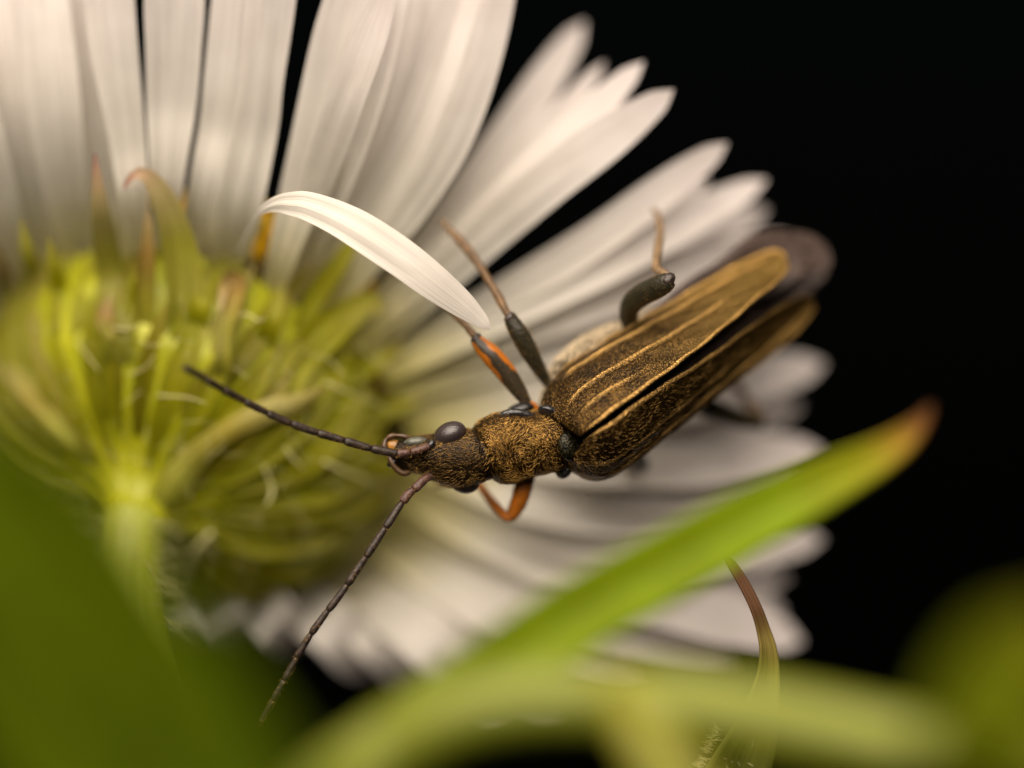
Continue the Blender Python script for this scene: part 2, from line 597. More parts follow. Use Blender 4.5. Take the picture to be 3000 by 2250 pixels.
# disc on the far side: dome with little florets
V, F = [], []
nu, nv = 12, 40
for i in range(nu):
    a = i / (nu - 1) * math.pi / 2
    for j in range(nv):
        ph = 2 * math.pi * j / nv
        e = math.cos(ph) * E1 + math.sin(ph) * E2
        V.append(C0 + AX * (1.5 + 1.5 * math.sin(a)) + e * 3.05 * math.cos(a))
F = grid_faces(nu, nv, True)
F.append(tuple(range((nu - 1) * nv, nu * nv)))
disc = mesh_obj("disc", V, F, M_disc, flower)
V, F = [], []
for k in range(420):
    a = math.acos(math.sqrt(random.random())) if k > 90 else random.uniform(0.0, 0.2)
    ph = random.uniform(0, 6.283)
    e = math.cos(ph) * E1 + math.sin(ph) * E2
    b_ = C0 + AX * (1.5 + 1.5 * math.sin(a)) + e * 3.05 * math.cos(a)
    n = AX * math.sin(a) * 1.3 + e * math.cos(a) + AX * 0.5
    n /= np.linalg.norm(n)
    x = np.cross(n, (0.3, 0.2, 0.9)); x /= np.linalg.norm(x)
    y_ = np.cross(n, x)
    i0 = len(V)
    for hh, rr in ((-0.05, 0.10), (0.4, 0.13), (0.62, 0.19), (0.66, 0.05)):
        for q in range(5):
            an = q / 5 * 6.283
            V.append(b_ + n * hh + x * math.cos(an) * rr + y_ * math.sin(an) * rr)
    for f in grid_faces(4, 5, True):
        F.append(tuple(i0 + v for v in f))
    F.append(tuple(i0 + 15 + q for q in range(5)))
fl = mesh_obj("florets", V, F, M_disc, disc)
fl["kind"] = "stuff"

# stem of the flower
tube("stem", [(470, 1385, 4.8, 80), (428, 1462, 4.05, 90), (386, 1548, 3.45, 97), (370, 1690, 2.8, 97), (385, 1850, 1.7, 97),
              (440, 2050, 0.6, 100), (530, 2300, -1.6, 104), (700, 2750, -6, 108), (900, 3400, -12, 112)], M_stem, flower, nu=60, nv=24)

# ---- petals: (base), (mid), (tip) in photo pixels + depth, width
W0 = 1.0


def petal(b, m, t, w, roll=0.0, cupv=0.12, seed=0, mat=None, blunt=0.25, nbase=0.42, twist=0.0, wave=0.05):
    pts = [b, m, t]
    c = cat([(p[0], p[1], p[2]) for p in pts], 25)
    ctrl = []
    for i, q in enumerate(c):
        u = i / 24
        prof = nbase + (1 - nbase) * math.sin(min(1, u / 0.62) * math.pi / 2) ** 1.1
        if u > 0.62:
            x = (u - 0.62) / 0.38
            prof *= max(0.0, 1 - x ** (1.7 + blunt * 4)) ** 0.55
        ctrl.append((q[0], q[1], q[2], w * prof))
    return ribbon("petal", ctrl, mat or M_petal, flower, roll=roll, cup=cupv, nu=64, nv=13, wave=wave, ridges=0.035, seed=seed,
                  twist=twist)


PET = [
    # left fan, tips beyond the top of the picture
    ((-60, 1230, 2.4), (-420, 700, 1.9), (-820, 240, 1.7), 200, 0.1),
    ((-20, 1120, 2.0), (-330, 560, 1.3), (-560, -40, 1.0), 210, 0.15),
    ((40, 1050, 1.9), (-200, 480, 1.5), (-420, -180, 1.2), 210, -0.1),
    ((110, 1000, 1.7), (-60, 430, 1.0), (-230, -260, 0.6), 215, 0.12),
    ((190, 960, 1.9), (60, 400, 1.5), (-60, -330, 1.3), 215, -0.12),
    ((260, 930, 1.7), (165, 380, 1.1), (95, -330, 0.8), 215, 0.18),
    ((330, 900, 1.9), (290, 370, 1.6), (215, -340, 1.3), 205, -0.1),
    ((790, 930, 1.55), (985, 370, 0.75), (1150, -70, 0.3), 128, 0.2),
    ((830, 930, 1.9), (1045, 390, 1.2), (1205, -190, 1.0), 112, -0.1),
    ((865, 950, 2.4), (1120, 410, 2.6), (1300, -190, 3.2), 140, 0.0),
    ((890, 940, 2.1), (1190, 400, 2.0), (1400, -150, 2.2), 112, 0.3),
    ((905, 950, 1.9), (1245, 430, 1.75), (1455, -170, 1.8), 112, -0.3),
    ((930, 960, 1.8), (1310, 440, 1.45), (1512, -170, 1.4), 132, 0.2),
    # the bunch with tips against the black
    ((1000, 1010, 2.5), (1400, 520, 3.4), (1712, 62, 4.6), 150, 0.1),
    ((1020, 1020, 2.4), (1450, 560, 3.0), (1772, 180, 3.8), 105, 0.0),
    ((1030, 1030, 2.1), (1500, 560, 2.3), (1886, 180, 2.8), 150, -0.22),
    ((1050, 1050, 1.9), (1545, 585, 2.0), (1974, 262, 2.2), 180, 0.12),
    ((1080, 1080, 2.2), (1665, 750, 2.7), (2132, 418, 3.0), 150, 0.05),
    ((1120, 1110, 2.3), (1720, 800, 3.2), (2246, 525, 4.2), 160, -0.2),
    ((1120, 1110, 2.8), (1720, 850, 4.2), (2248, 612, 5.6), 150, 0.0),
    ((1150, 1150, 2.3), (1740, 880, 3.6), (2330, 690, 4.9), 170, 0.12),
    ((1150, 1160, 2.7), (1800, 960, 4.2), (2360, 760, 5.6), 170, -0.1),
    ((1170, 1190, 2.4), (1780, 1010, 4.3), (2330, 850, 6.0), 190, 0.1),
    ((1180, 1210, 2.7), (1700, 1100, 4.9), (2200, 1020, 7.0), 190, -0.05),
    # right hand petals, far behind
    ((1190, 1230, 2.7), (1800, 1190, 4.6), (2415, 1065, 7.4), 190, -0.15),
    ((1190, 1250, 3.0), (1800, 1250, 5.0), (2345, 1190, 8.0), 180, -0.3),
    ((1190, 1270, 2.7), (1800, 1350, 4.5), (2410, 1318, 7.0), 205, -0.4),
    ((1190, 1300, 3.0), (1750, 1420, 4.9), (2345, 1420, 7.6), 190, -0.2),
    ((1180, 1340, 2.8), (1650, 1490, 4.6), (2260, 1510, 7.4), 180, -0.45),
    ((1170, 1380, 3.1), (1750, 1590, 5.0), (2410, 1580, 7.4), 205, -0.3),
    ((1150, 1430, 3.2), (1600, 1625, 5.2), (2310, 1695, 7.8), 195, -0.2),
    ((1130, 1480, 3.3), (1700, 1675, 5.0), (2350, 1880, 7.0), 220, -0.45),
    ((1100, 1520, 3.4), (1600, 1760, 5.3), (2150, 1960, 7.4), 200, -0.25),
    ((1060, 1560, 3.5), (1450, 1790, 5.2), (1880, 2030, 6.8), 210, -0.45),
    ((1010, 1600, 3.6), (1330, 1830, 5.5), (1640, 2090, 7.2), 210, -0.2),
    ((950, 1640, 3.7), (1230, 1850, 5.3), (1480, 2090, 6.8), 205, -0.4),
    ((890, 1680, 3.8), (1100, 1850, 5.6), (1290, 2040, 7.2), 195, -0.2),
    ((800, 1710, 3.9), (960, 1830, 5.5), (1100, 1960, 6.8), 195, -0.35),
    ((700, 1730, 4.0), (790, 1810, 5.6), (880, 1890, 7.2), 185, -0.2),
    ((600, 1740, 4.0), (640, 1820, 5.6), (690, 1900, 7.4), 185, -0.2),
    ((500, 1740, 4.0), (500, 1830, 5.6), (520, 1930, 7.4), 185, 0.1),
    ((380, 1720, 4.0), (330, 1830, 5.6), (290, 1930, 7.4), 185, 0.0),
    ((250, 1680, 3.9), (130, 1800, 5.5), (20, 1930, 7.4), 185, 0.1),
    ((130, 1600, 3.7), (-100, 1700, 5.2), (-330, 1830, 7.0), 185, 0.0),
    ((30, 1500, 3.4), (-250, 1520, 5.0), (-600, 1580, 6.6), 185, 0.1),
    ((-40, 1380, 3.0), (-400, 1250, 4.5), (-800, 1150, 6.0), 185, 0.0),
]
def rim_depth(px, py):
    y = 3.0
    for _ in range(4):
        p = np.array(P(px, py, y))
        y = C0[1] - ((p[0] - C0[0]) * AX[0] + (p[2] - C0[2]) * AX[2]) / AX[1]
    return y


def mid3(a, b, f=0.5):
    return tuple(x * (1 - f) + y * f for x, y in zip(a, b))


PET = [(b, (m[0], m[1], 2.8 + (m[2] - 2.8) * 0.75), (t[0], t[1], 2.8 + (t[2] - 2.8) * 0.72), w, r) if t[0] > 1400 and t[1] > 900 else (b, m, t, w, r)
       for b, m, t, w, r in PET]
FILL = [(k, k + 1) for k in range(36) if k not in (6, 10, 11, 12, 16)]
EXTRA = []
for a, b2 in FILL:
    A, B = PET[a], PET[b2]
    f = random.uniform(0.35, 0.65)
    bb, mm, tt_ = mid3(A[0], B[0], f), mid3(A[1], B[1], f), mid3(A[2], B[2], f)
    tt_ = mid3(mm, tt_, random.uniform(0.72, 0.95) if tt_[1] > 0 else 1.0)
    EXTRA.append(((bb[0], bb[1], bb[2] + 0.3), (mm[0], mm[1], mm[2] + 0.45), (tt_[0], tt_[1], tt_[2] + 0.5), (0.8 if tt_[1] < 0 or tt_[1] > 900 else 0.55) * min(A[3], B[3]), random.uniform(-0.3, 0.2)))
PET = [(b, m, t, w * (0.76 if b[0] < 360 and t[1] < 300 else 0.88 if t[1] < 0 or t[1] > 900 else 0.76), r) for b, m, t, w, r in PET] + EXTRA
for i, (b, m, t, w, r) in enumerate(PET):
    b = (b[0], b[1], max(b[2], rim_depth(b[0], b[1]) + 0.25 + 0.25 * (i % 3) / 2))
    if b[0] < 380 and m[1] < 800:
        m = (m[0], m[1], m[2] + 0.8)
        t = (t[0], t[1], t[2] + 0.9)
    if m[1] < 800:
        m = (m[0], m[1], m[2] + 0.35)
        t = (t[0], t[1], t[2] + (0.5 if t[1] < 100 else 0.1))
    petal(b, m, t, w, nbase=0.42 if t[1] < 0 or t[1] > 900 else 0.34, roll=r, seed=i, cupv=random.uniform(0.02, 0.16), blunt=random.uniform(0.05, 0.3), twist=random.uniform(-0.2, 0.2),
          wave=random.uniform(0.03, 0.08))

for k, c in enumerate([
    [(385, 900, 2.6, 80), (392, 640, 2.0, 84), (374, 420, 1.6, 108), (335, 150, 1.3, 140), (320, 0, 1.2, 148), (310, -180, 1.1, 140), (300, -330, 1.0, 10)],
    [(462, 930, 2.6, 76), (485, 590, 1.9, 92), (502, 300, 1.5, 146), (508, 120, 1.3, 168), (511, 0, 1.2, 178), (512, -180, 1.1, 170), (512, -330, 1.1, 10)],
    [(525, 930, 2.7, 76), (592, 580, 1.9, 96), (640, 380, 1.6, 122), (662, 250, 1.4, 138), (692, 0, 1.2, 146), (705, -180, 1.1, 140), (710, -340, 1.0, 10)],
    [(640, 930, 2.6, 90), (690, 640, 1.8, 138), (745, 380, 1.3, 140), (765, 240, 1.1, 130), (790, 0, 0.9, 152), (805, -180, 0.8, 140), (812, -330, 0.7, 10)],
    [(770, 960, 2.7, 80), (815, 790, 2.3, 80), (885, 560, 1.7, 130), (950, 330, 1.3, 166), (1000, 120, 1.0, 176), (1034, 0, 0.9, 172), (1062, -160, 0.8, 150), (1080, -330, 0.7, 10)],
]):
    c = [(c[0][0], c[0][1], rim_depth(c[0][0], c[0][1]) + (0.25, 0.5, 0.3, 0.55, 0.35)[k], c[0][3])] + [(a, b_, y + 0.35, w_) for a, b_, y, w_ in c[1:]]
    ribbon("petal", c, M_petal, flower, roll=(0.08, 0.05, -0.22, 0.16, -0.12)[k], cup=(0.1, 0.12, 0.05, 0.1, 0.08)[k], nu=50, nv=13, wave=0.03, ridges=0.05,
           seed=200 + k)

# the bent petal hanging across
o = ribbon("petal", [(690, 760, 3.0, 10), (712, 705, 2.0, 9), (742, 645, 1.2, 10), (772, 613, 0.8, 26), (812, 597, 0.5, 50), (850, 596, 0.25, 70),
                     (900, 603, 0.05, 86), (985, 637, -0.15, 102), (1067, 682, -0.28, 112), (1178, 755, -0.3, 114), (1270, 825, -0.2, 104),
                     (1350, 888, 0.0, 82), (1402, 932, 0.15, 52), (1424, 952, 0.2, 30), (1437, 966, 0.25, 4)],
           M_petal_curl, flower, roll=-0.12, cup=-0.15, nu=80, nv=17, wave=0.035, ridges=0.07, seed=77)
o["label"] = "loose bent white petal hanging across the others"

# ---- bracts round the cup, then the ones the photo shows singly
def bract_cup(phi, s0, s1, w, mat, dphi=0.0, seed=0, off=0.16, flare=0.0):
    ctrl = []
    for i in range(7):
        u = i / 6
        s = s0 + (s1 - s0) * u
        p = cup(s, phi + dphi * u, (off * (0.4 + u) if i else -0.25) + flare * max(0, u - 0.6))
        k = K * (D + p[1]) / D
        prof = (0.3 + 0.7 * math.sin(min(1, u / 0.45) * math.pi / 2)) * (1 - max(0, (u - 0.45) / 0.55) ** 1.5) + 0.02
        ctrl.append((1500 + p[0] / k, 1125 - p[2] / k, p[1], w * prof))
    return ribbon("bract", ctrl, mat, flower, cup=random.uniform(0.0, 0.2), nu=26, nv=7, wave=0.09, ridges=0.05, seed=seed, roll=random.uniform(-0.35, 0.35))


NB = 84
for k in range(NB):
    ph = 2 * math.pi * k / NB + random.uniform(-0.08, 0.08)
    row = k % 3
    m = random.choice([M_bract, M_bract, M_bract, M_bract_tan])
    up = max(0.0, math.sin(ph)) * random.random()
    bract_cup(ph, (random.uniform(0.02, 0.12), 0.1, 0.4)[row],
              (random.uniform(0.75, 1.0), random.uniform(0.98, 1.12), random.uniform(1.08, 1.28))[row] + 0.35 * up * (row > 0),
              random.uniform(55, 95), m, dphi=random.uniform(-0.22, 0.22), seed=k, off=(0.06, 0.04, 0.02)[row], flare=random.uniform(-0.15, 0.35))


_cs = []
for _s in np.linspace(0, 1.25, 40):
    for _p in np.linspace(0, 6.283, 90):
        _q = cup(_s, _p)
        _k = K * (D + _q[1]) / D
        _cs.append((1500 + _q[0] / _k, 1125 - _q[2] / _k, _q[1]))
_cs = np.array(_cs)


def front(px, py):
    """depth of the involucre face seen at a place"""
    d = np.hypot(_cs[:, 0] - px, _cs[:, 1] - py)
    near_ = _cs[d < max(60, d.min() + 20)]
    return float(np.percentile(near_[:, 2], 20))


def bract_px(ctrl, mat, roll=0.0, cupv=0.25, seed=0, label=None, fold=0.0):
    n_ = len(ctrl) - 1
    ctrl = [(a, b, front(a, b) - (0.10 + 0.25 * i / n_ if i else -0.35), w) for i, (a, b, y, w) in enumerate(ctrl)]
    ctrl = [(a, b, min(y, 1.45 + max(0, b - 480) / 300 * 0.7) if b < 780 and a < 700 else y, w) for a, b, y, w in ctrl]
    o = ribbon("bract", ctrl, mat, flower, roll=roll, cup=cupv, nu=34, nv=9, wave=0.06, ridges=0.08, seed=seed, fold=fold)
    if label:
        o["label"] = label
    return o


bract_px([(330, 1180, -0.9, 60), (350, 1000, -0.7, 95), (325, 800, -0.4, 90), (295, 620, -0.4, 55), (283, 510, -0.5, 26), (277, 448, -0.6, 4)],
         M_bract_purple, seed=101, label="upright pointed bract with purple tip")
bract_px([(480, 1150, -1.0, 70), (540, 920, -0.8, 105), (530, 760, -0.7, 110), (490, 610, -0.7, 80), (440, 525, -0.8, 50), (400, 508, -1.0, 32),
          (368, 540, -1.1, 12), (362, 556, -1.1, 3)], M_bract_purple, roll=0.2, seed=102, label="bract with its tip hooked over")
bract_px([(420, 1100, -0.9, 50), (425, 900, -0.8, 60), (430, 740, -0.8, 44), (432, 650, -0.8, 26), (428, 622, -0.8, 4)], M_bract_brown, seed=103)
bract_px([(640, 1200, -1.0, 40), (655, 1080, -0.9, 55), (660, 980, -0.9, 50), (678, 880, -0.8, 75), (690, 830, -0.8, 66), (672, 815, -0.9, 50),
          (652, 850, -1.0, 30), (645, 910, -1.0, 4)], M_bract_brown, roll=-0.3, seed=104, label="bract with a dry curled brown tip")
bract_px([(420, 1060, -0.9, 40), (350, 985, -1.0, 45), (310, 945, -1.0, 52), (312, 900, -1.0, 40), (325, 860, -1.0, 4)], M_bract_brown, seed=105)
bract_px([(810, 1150, -0.5, 80), (930, 1000, 0.0, 110), (1040, 905, 0.4, 80), (1090, 880, 0.3, 56), (1105, 905, 0.2, 34), (1090, 930, 0.2, 6)],
         M_bract, seed=106, label="bract with a pale rounded tip")
bract_px([(860, 1000, 0.3, 40), (930, 860, 0.8, 60), (1000, 760, 1.0, 50), (1060, 660, 1.2, 8)], M_bract, seed=107)
bract_px([(430, 1580, -2.95, 75), (490, 1450, -2.75, 92), (560, 1350, -2.3, 84), (660, 1268, -1.9, 62), (780, 1205, -1.6, 70), (880, 1175, -1.3, 50),
          (965, 1125, -1.0, 6)], M_bract_pale, cupv=-0.45, seed=108, label="pale ribbed bract rising from the stem")
bract_px([(290, 1370, 0, 40), (215, 1295, -1.1, 66), (130, 1200, -0.7, 88), (60, 1120, -0.3, 80), (0, 1050, 0.4, 50), (-30, 1000, 0.4, 8)], M_bract_pale, cupv=-0.3, seed=109)
for k, (x, y, x2, y2, w) in enumerate([(60, 1020, -10, 700, 60), (140, 980, 60, 640, 60), (200, 960, 140, 690, 55), (560, 1010, 610, 800, 60),
                                       (760, 1050, 830, 830, 60), (1000, 1120, 1180, 1010, 60), (1060, 1220, 1230, 1170, 60),
                                       (1030, 1340, 1200, 1370, 60)]):
    bract_px([(x, y, -0.5, w), ((x + x2) / 2, (y + y2) / 2, -0.1, w), (x2, y2, 0.3, 4)], random.choice([M_bract, M_bract, M_bract_brown]), seed=120 + k)

# ---- pale hairs of the involucre
hb, hd, hl, hn = [], [], [], []
for k in range(500):
    s = random.uniform(0.1, 1.0)
    ph = random.uniform(0, 6.283)
    p = cup(s, ph, 0.22)
    e = math.cos(ph) * E1 + math.sin(ph) * E2
    n = e * s - AX * (1 - 0.7 * s)
    n /= np.linalg.norm(n)
    d = n * random.uniform(0.3, 1) + e * random.uniform(-0.2, 1.0) + rng.normal(0, 0.4, 3)
    hb.append(p); hd.append(d); hl.append(random.uniform(0.25, 0.8)); hn.append(n)
for k in range(200):
    u = random.uniform(0.06, 0.4)
    c = cat([(428, 1462, 4.05), (386, 1548, 3.45), (370, 1690, 2.8), (385, 1850, 1.7)], 40)[int(u * 97) % 40]
    a = random.uniform(-0.3, 3.44)
    off = np.array((math.cos(a), -math.sin(a), 0))
    hb.append(np.array(P(*c)) + off * 0.6)
    hd.append(off + np.array((0, 0, random.uniform(-0.9, 0.5)))); hl.append(random.uniform(0.4, 1.0)); hn.append(np.array((0, -1.0, 0.1)))
hair_mesh("hairs", hb, hd, hl, 0.014, M_white_hair, flower, nrm=hn)
LONGH = [
    [(935, 1040, -1.2, 2), (975, 1062, -1.2, 3), (1000, 1090, -1.1, 3), (1014, 1106, -1.1, 1)],
    [(955, 1120, -1.5, 9), (1020, 1150, -1.3, 8), (1090, 1178, -1.1, 6), (1165, 1212, -0.9, 1)],
    [(1095, 1002, -0.2, 3), (1112, 1040, -0.3, 3), (1100, 1062, -0.3, 3), (1085, 1050, -0.3, 2)],
    [(1050, 1000, 0.1, 5), (1090, 1050, -0.1, 4), (1140, 1080, -0.2, 4), (1185, 1105, -0.2, 2)],
    [(945, 1350, -2.6, 8), (1020, 1385, -2.5, 9), (1100, 1415, -2.3, 7), (1175, 1430, -2.2, 3)],
    [(775, 1370, -2.8, 7), (795, 1420, -2.9, 8), (795, 1455, -3.0, 8), (780, 1478, -3.0, 4)],
    [(835, 1310, -2.2, 7), (860, 1345, -2.1, 5), (895, 1378, -2.0, 2)],
    [(225, 1000, -1.6, 3), (255, 1040, -1.7, 4), (290, 1086, -1.7, 2)],
    [(375, 1098, -1.8, 5), (420, 1080, -1.8, 5), (452, 1042, -1.8, 4)],
    [(465, 1160, -2.4, 12), (485, 1160, -2.4, 6), (550, 1165, -2.1, 4), (605, 1182, -1.9, 2)],
    [(680, 930, -1.2, 6), (720, 920, -1.3, 5), (760, 940, -1.3, 5), (775, 930, -1.3, 4)],
    [(330, 960, -1.4, 6), (370, 965, -1.5, 8), (395, 955, -1.5, 5)],
    [(620, 1560, -2.5, 20), (570, 1620, -3.0, 26), (530, 1700, -3.3, 24), (505, 1790, -3.6, 8)],
]
V, F = [], []
for c in LONGH:
    c = [(a, b, front(a, b) - 0.2 - 0.5 * i / 3, w * 0.5) for i, (a, b, y, w) in enumerate(c)]
    v, f, _ = tube("x", c, None, None, nu=14, nv=6, raw=True)
    i0 = len(V)
    V += v
    F += [tuple(i0 + q for q in ff) for ff in f]
o = mesh_obj("long_hairs", V, F, M_white_hair, flower)
o["kind"] = "stuff"

# ================================================================== FOREGROUND PLANTS
leaf = empty("leaf", P(1000, 2350, -7))
tag(leaf, "long bright green leaf with a reddish brown tip crossing in front of the lower petals", "leaf")
ribbon("blade", [(700, 2560, -9.5, 140), (1000, 2320, -9.0, 175), (1250, 2105, -8.2, 196), (1450, 1962, -7.4, 205), (1700, 1802, -6.6, 214),
                 (1950, 1665, -5.9, 212), (2200, 1528, -5.3, 190), (2400, 1425, -5.0, 148), (2560, 1345, -4.8, 108), (2650, 1286, -4.8, 76),
                 (2705, 1228, -4.8, 40), (2732, 1180, -4.8, 4)], M_leaf, leaf, roll=-0.25, cup=0.22, nu=60, nv=13, wave=0.03, ridges=0.03,
       thick=0.12, seed=5, fold=0.18)

thin = empty("thin_leaf", P(2080, 2300, 1))
tag(thin, "slim hairy leaf tapering up to a thin red-brown tip under the long green leaf", "leaf")
ribbon("blade", [(1990, 2560, 1.3, 215), (2080, 2400, 0.9, 215), (2160, 2250, 0.7, 180), (2215, 2110, 0.5, 118), (2246, 1990, 0.4, 70),
                 (2250, 1910, 0.3, 50), (2236, 1845, 0.3, 38), (2214, 1780, 0.2, 33), (2182, 1715, 0.2, 30), (2145, 1655, 0.2, 24), (2110, 1610, 0.2, 4)],
       M_leaf_thin, thin, roll=0.2, cup=0.25, nu=60, nv=11, wave=0.12, thick=0.05, seed=9, fold=0.2)
hb, hd, hl, hn = [], [], [], []
for k in range(120):
    u = random.random()
    x = np.interp(u, [0, 1], [2090, 2190]); y = np.interp(u, [0, 1], [2380, 2180])
    s = random.choice([-1, -1, -0.9, random.uniform(-0.9, 0.9)])
    hb.append(np.array(P(x + s * 80, y - 0 + s * 48, 0.65)))
    hd.append(np.array((s * 0.8 + random.uniform(-0.3, 0.3), -0.3, random.uniform(-0.2, 0.8)))); hl.append(random.uniform(0.1, 0.3)); hn.append(np.array((0, -1.0, 0)))
hair_mesh("hairs", hb, hd, hl, 0.016, M_white_hair, thin, nrm=hn)

stalk = empty("plant_stalk", P(900, 2400, -12))
tag(stalk, "thick blurred olive-green stalk arching along the bottom below the long leaf", "plant")
tube("main_stem", [(600, 2700, -10, 110), (850, 2430, -11, 116), (1080, 2235, -10, 114), (1330, 2095, -10.3, 110), (1600, 2045, -10.6, 106),
                   (1850, 2050, -10.8, 106), (2100, 2075, -11, 106), (2400, 2130, -11.2, 104), (2700, 2190, -11.6, 100), (2950, 2225, -12.5, 100),
                   (3300, 2330, -15, 100)], M_stalk, stalk, nu=60, nv=20)
tube("side_stem", [(1800, 2035, -11.2, 60), (1850, 2090, -11.8, 72), (1910, 2180, -12.2, 80), (2000, 2330, -12.8, 88), (2150, 2600, -14, 95),
                   (2400, 3100, -17, 100)], M_side, stalk, nu=30, nv=18)
ribbon("leaf_blade", [(2760, 2420, -14.5, 140), (2830, 2230, -18, 250), (2910, 2060, -17.5, 330), (2985, 1920, -16.5, 310), (3030, 1830, -16, 190),
                      (3055, 1750, -15.5, 6)], M_leaf_mid, stalk, roll=-0.2, cup=0.3, nu=36, nv=11, thick=0.12, seed=31)
ribbon("leaf_blade", [(2780, 2460, -15, 220), (2870, 2320, -16, 300), (2980, 2200, -17, 240), (3090, 2100, -17, 6)], M_leaf, stalk, roll=-0.4,
       cup=0.3, nu=30, nv=11, thick=0.12, seed=32)

near = empty("broad_leaf", P(500, 2500, -18))
tag(near, "broad dark green leaf, heavily blurred, filling the lower left corner", "leaf")
ribbon("blade", [(880, 2900, -21, 560), (600, 2480, -20, 700), (360, 2155, -18.5, 750), (125, 1815, -16.5, 700), (-85, 1495, -14.5, 530),
                 (-240, 1235, -13, 280), (-330, 1080, -12.5, 10)], M_leaf_dark, near, roll=0.15, cup=0.25, nu=40, nv=17, wave=0.05, thick=0.15, seed=41,
       ridges=0.04, fold=0.1)

# ================================================================== BEETLE
beetle = empty("beetle", P(1620, 1290, 2.2))
tag(beetle, "bronze-gold beetle with dark eyes, long antennae and parted wing cases standing on the white petals", "beetle")
ROLL = math.radians(24)

#  cx,   cy,   y,   w,   hd,  hv, region      (px; half width, dorsal height, ventral height)
ST = [
    (1140, 1331, .55, 12, 10, 14, 0), (1147, 1331, .55, 30, 22, 26, 0), (1165, 1332, .53, 44, 34, 40, 0), (1195, 1332, .52, 52, 42, 55, 0),
    (1232, 1333, .50, 56, 52, 64, 0), (1262, 1335, .48, 62, 60, 70, 0), (1290, 1338, .47, 76, 68, 78, 0), (1320, 1341, .46, 86, 74, 84, 0),
    (1350, 1342, .46, 89, 77, 86, 0), (1380, 1340, .47, 84, 77, 84, 0), (1402, 1337, .48, 78, 75, 80, 0), (1411, 1336, .48, 73, 68, 76, 0),
    (1414, 1334, .49, 74, 70, 76, 1), (1419, 1331, .50, 84, 82, 84, 1), (1434, 1325, .52, 96, 92, 96, 1), (1460, 1317, .54, 104, 98, 104, 1),
    (1490, 1311, .56, 104, 98, 106, 1), (1520, 1307, .58, 98, 94, 106, 1), (1550, 1303, .60, 92, 92, 104, 1), (1578, 1297, .63, 90, 93, 102, 1),
    (1600, 1291, .66, 91, 95, 100, 1), (1614, 1287, .68, 90, 95, 98, 1), (1620, 1285, .69, 80, 84, 92, 1),
    (1626, 1283, .80, 74, 62, 96, 2), (1650, 1270, 1.0, 88, 60, 110, 2), (1685, 1240, 1.25, 128, 70, 130, 2), (1735, 1190, 1.5, 168, 88, 150, 2),
    (1800, 1135, 1.7, 170, 98, 150, 2), (1865, 1082, 1.95, 145, 95, 130, 2), (1900, 1056, 2.1, 122, 88, 110, 3), (1980, 998, 2.45, 108, 84, 92, 3),
    (2080, 925, 2.95, 102, 78, 86, 3), (2190, 842, 3.45, 96, 68, 74, 3), (2290, 772, 3.9, 78, 52, 58, 3), (2350, 735, 4.1, 52, 36, 38, 3),
    (2378, 720, 4.2, 16, 12, 12, 3), (2382, 718, 4.2, 3, 3, 3, 3)]


def body_rings(sub=3):
    arr = np.array([s[:6] for s in ST], float)
    reg = [s[6] for s in ST]
    rows, rr = [], []
    for i in range(len(arr) - 1):
        for q in range(sub):
            t = q / sub
            rows.append(arr[i] * (1 - t) + arr[i + 1] * t)
            rr.append(reg[i])
    rows.append(arr[-1]); rr.append(reg[-1])
    return np.array(rows), rr


rows, rreg = body_rings()
cen = np.array([P(r[0], r[1], r[2]) for r in rows])
# smooth tangent
tg = np.gradient(cen, axis=0)
ker = np.ones(9) / 9
tgs = np.stack([np.convolve(np.pad(tg[:, k], 4, mode='edge'), ker, mode='valid') for k in range(3)], 1)
tgs /= np.linalg.norm(tgs, axis=1)[:, None]
NVB = 56
V, UV, RID = [], [], []
BFRAME = []
for i, r in enumerate(rows):
    t = tgs[i]
    up = np.cross(np.array((0, -1.0, 0)), t); up /= np.linalg.norm(up)
    if up[2] < 0:
        up = -up
    mY = np.cross(t, up)
    if mY[1] > 0:
        mY = -mY
    lat = math.cos(ROLL) * up + math.sin(ROLL) * mY
    dor = math.cos(ROLL) * mY - math.sin(ROLL) * up
    BFRAME.append((lat, dor, t))
    k = K * (D + r[2]) / D
    for j in range(NVB):
        a = 2 * math.pi * j / NVB
        ca, sa = math.cos(a), math.sin(a)
        e = 2 / 2.25
        x = math.copysign(abs(ca) ** e, ca)
        y = math.copysign(abs(sa) ** e, sa)
        h = r[4] if sa > 0 else r[5]
        w = r[3]
        # pronotum relief: paired hollows, a raised side, raised hind rim
        if rreg[i] == 1 and sa > 0:
            X = r[0]
            d1 = math.exp(-((X - 1500) / 26) ** 2 - ((x - 0.28) / 0.26) ** 2)
            d2 = math.exp(-((X - 1500) / 26) ** 2 - ((x + 0.42) / 0.26) ** 2)
            d3 = math.exp(-((X - 1575) / 20) ** 2 - ((x + 0.05) / 0.3) ** 2)
            h = h * (1 - 0.16 * d1 - 0.16 * d2 - 0.14 * d3)
        if rreg[i] == 0 and sa > 0:
            X = r[0]
            d1 = math.exp(-((X - 1215) / 30) ** 2 - ((x + 0.0) / 0.35) ** 2)
            h = h * (1 - 0.15 * d1)
        V.append(cen[i] + lat * x * w * k + dor * y * h * k)
        UV.append((i / len(rows), j / NVB))
F = grid_faces(len(rows), NVB, True)
fm = []
for i in range(len(rows) - 1):
    for j in range(NVB):
        fm.append(rreg[i])
F.append(tuple(range(NVB))[::-1]); fm.append(0)
b0 = (len(rows) - 1) * NVB
F.append(tuple(range(b0, b0 + NVB))); fm.append(3)
body = mesh_obj("body", V, F, None, beetle, UV, mats=[M_head, M_pronotum, M_thorax, M_abdomen], fmat=fm)
BV = np.array(V)


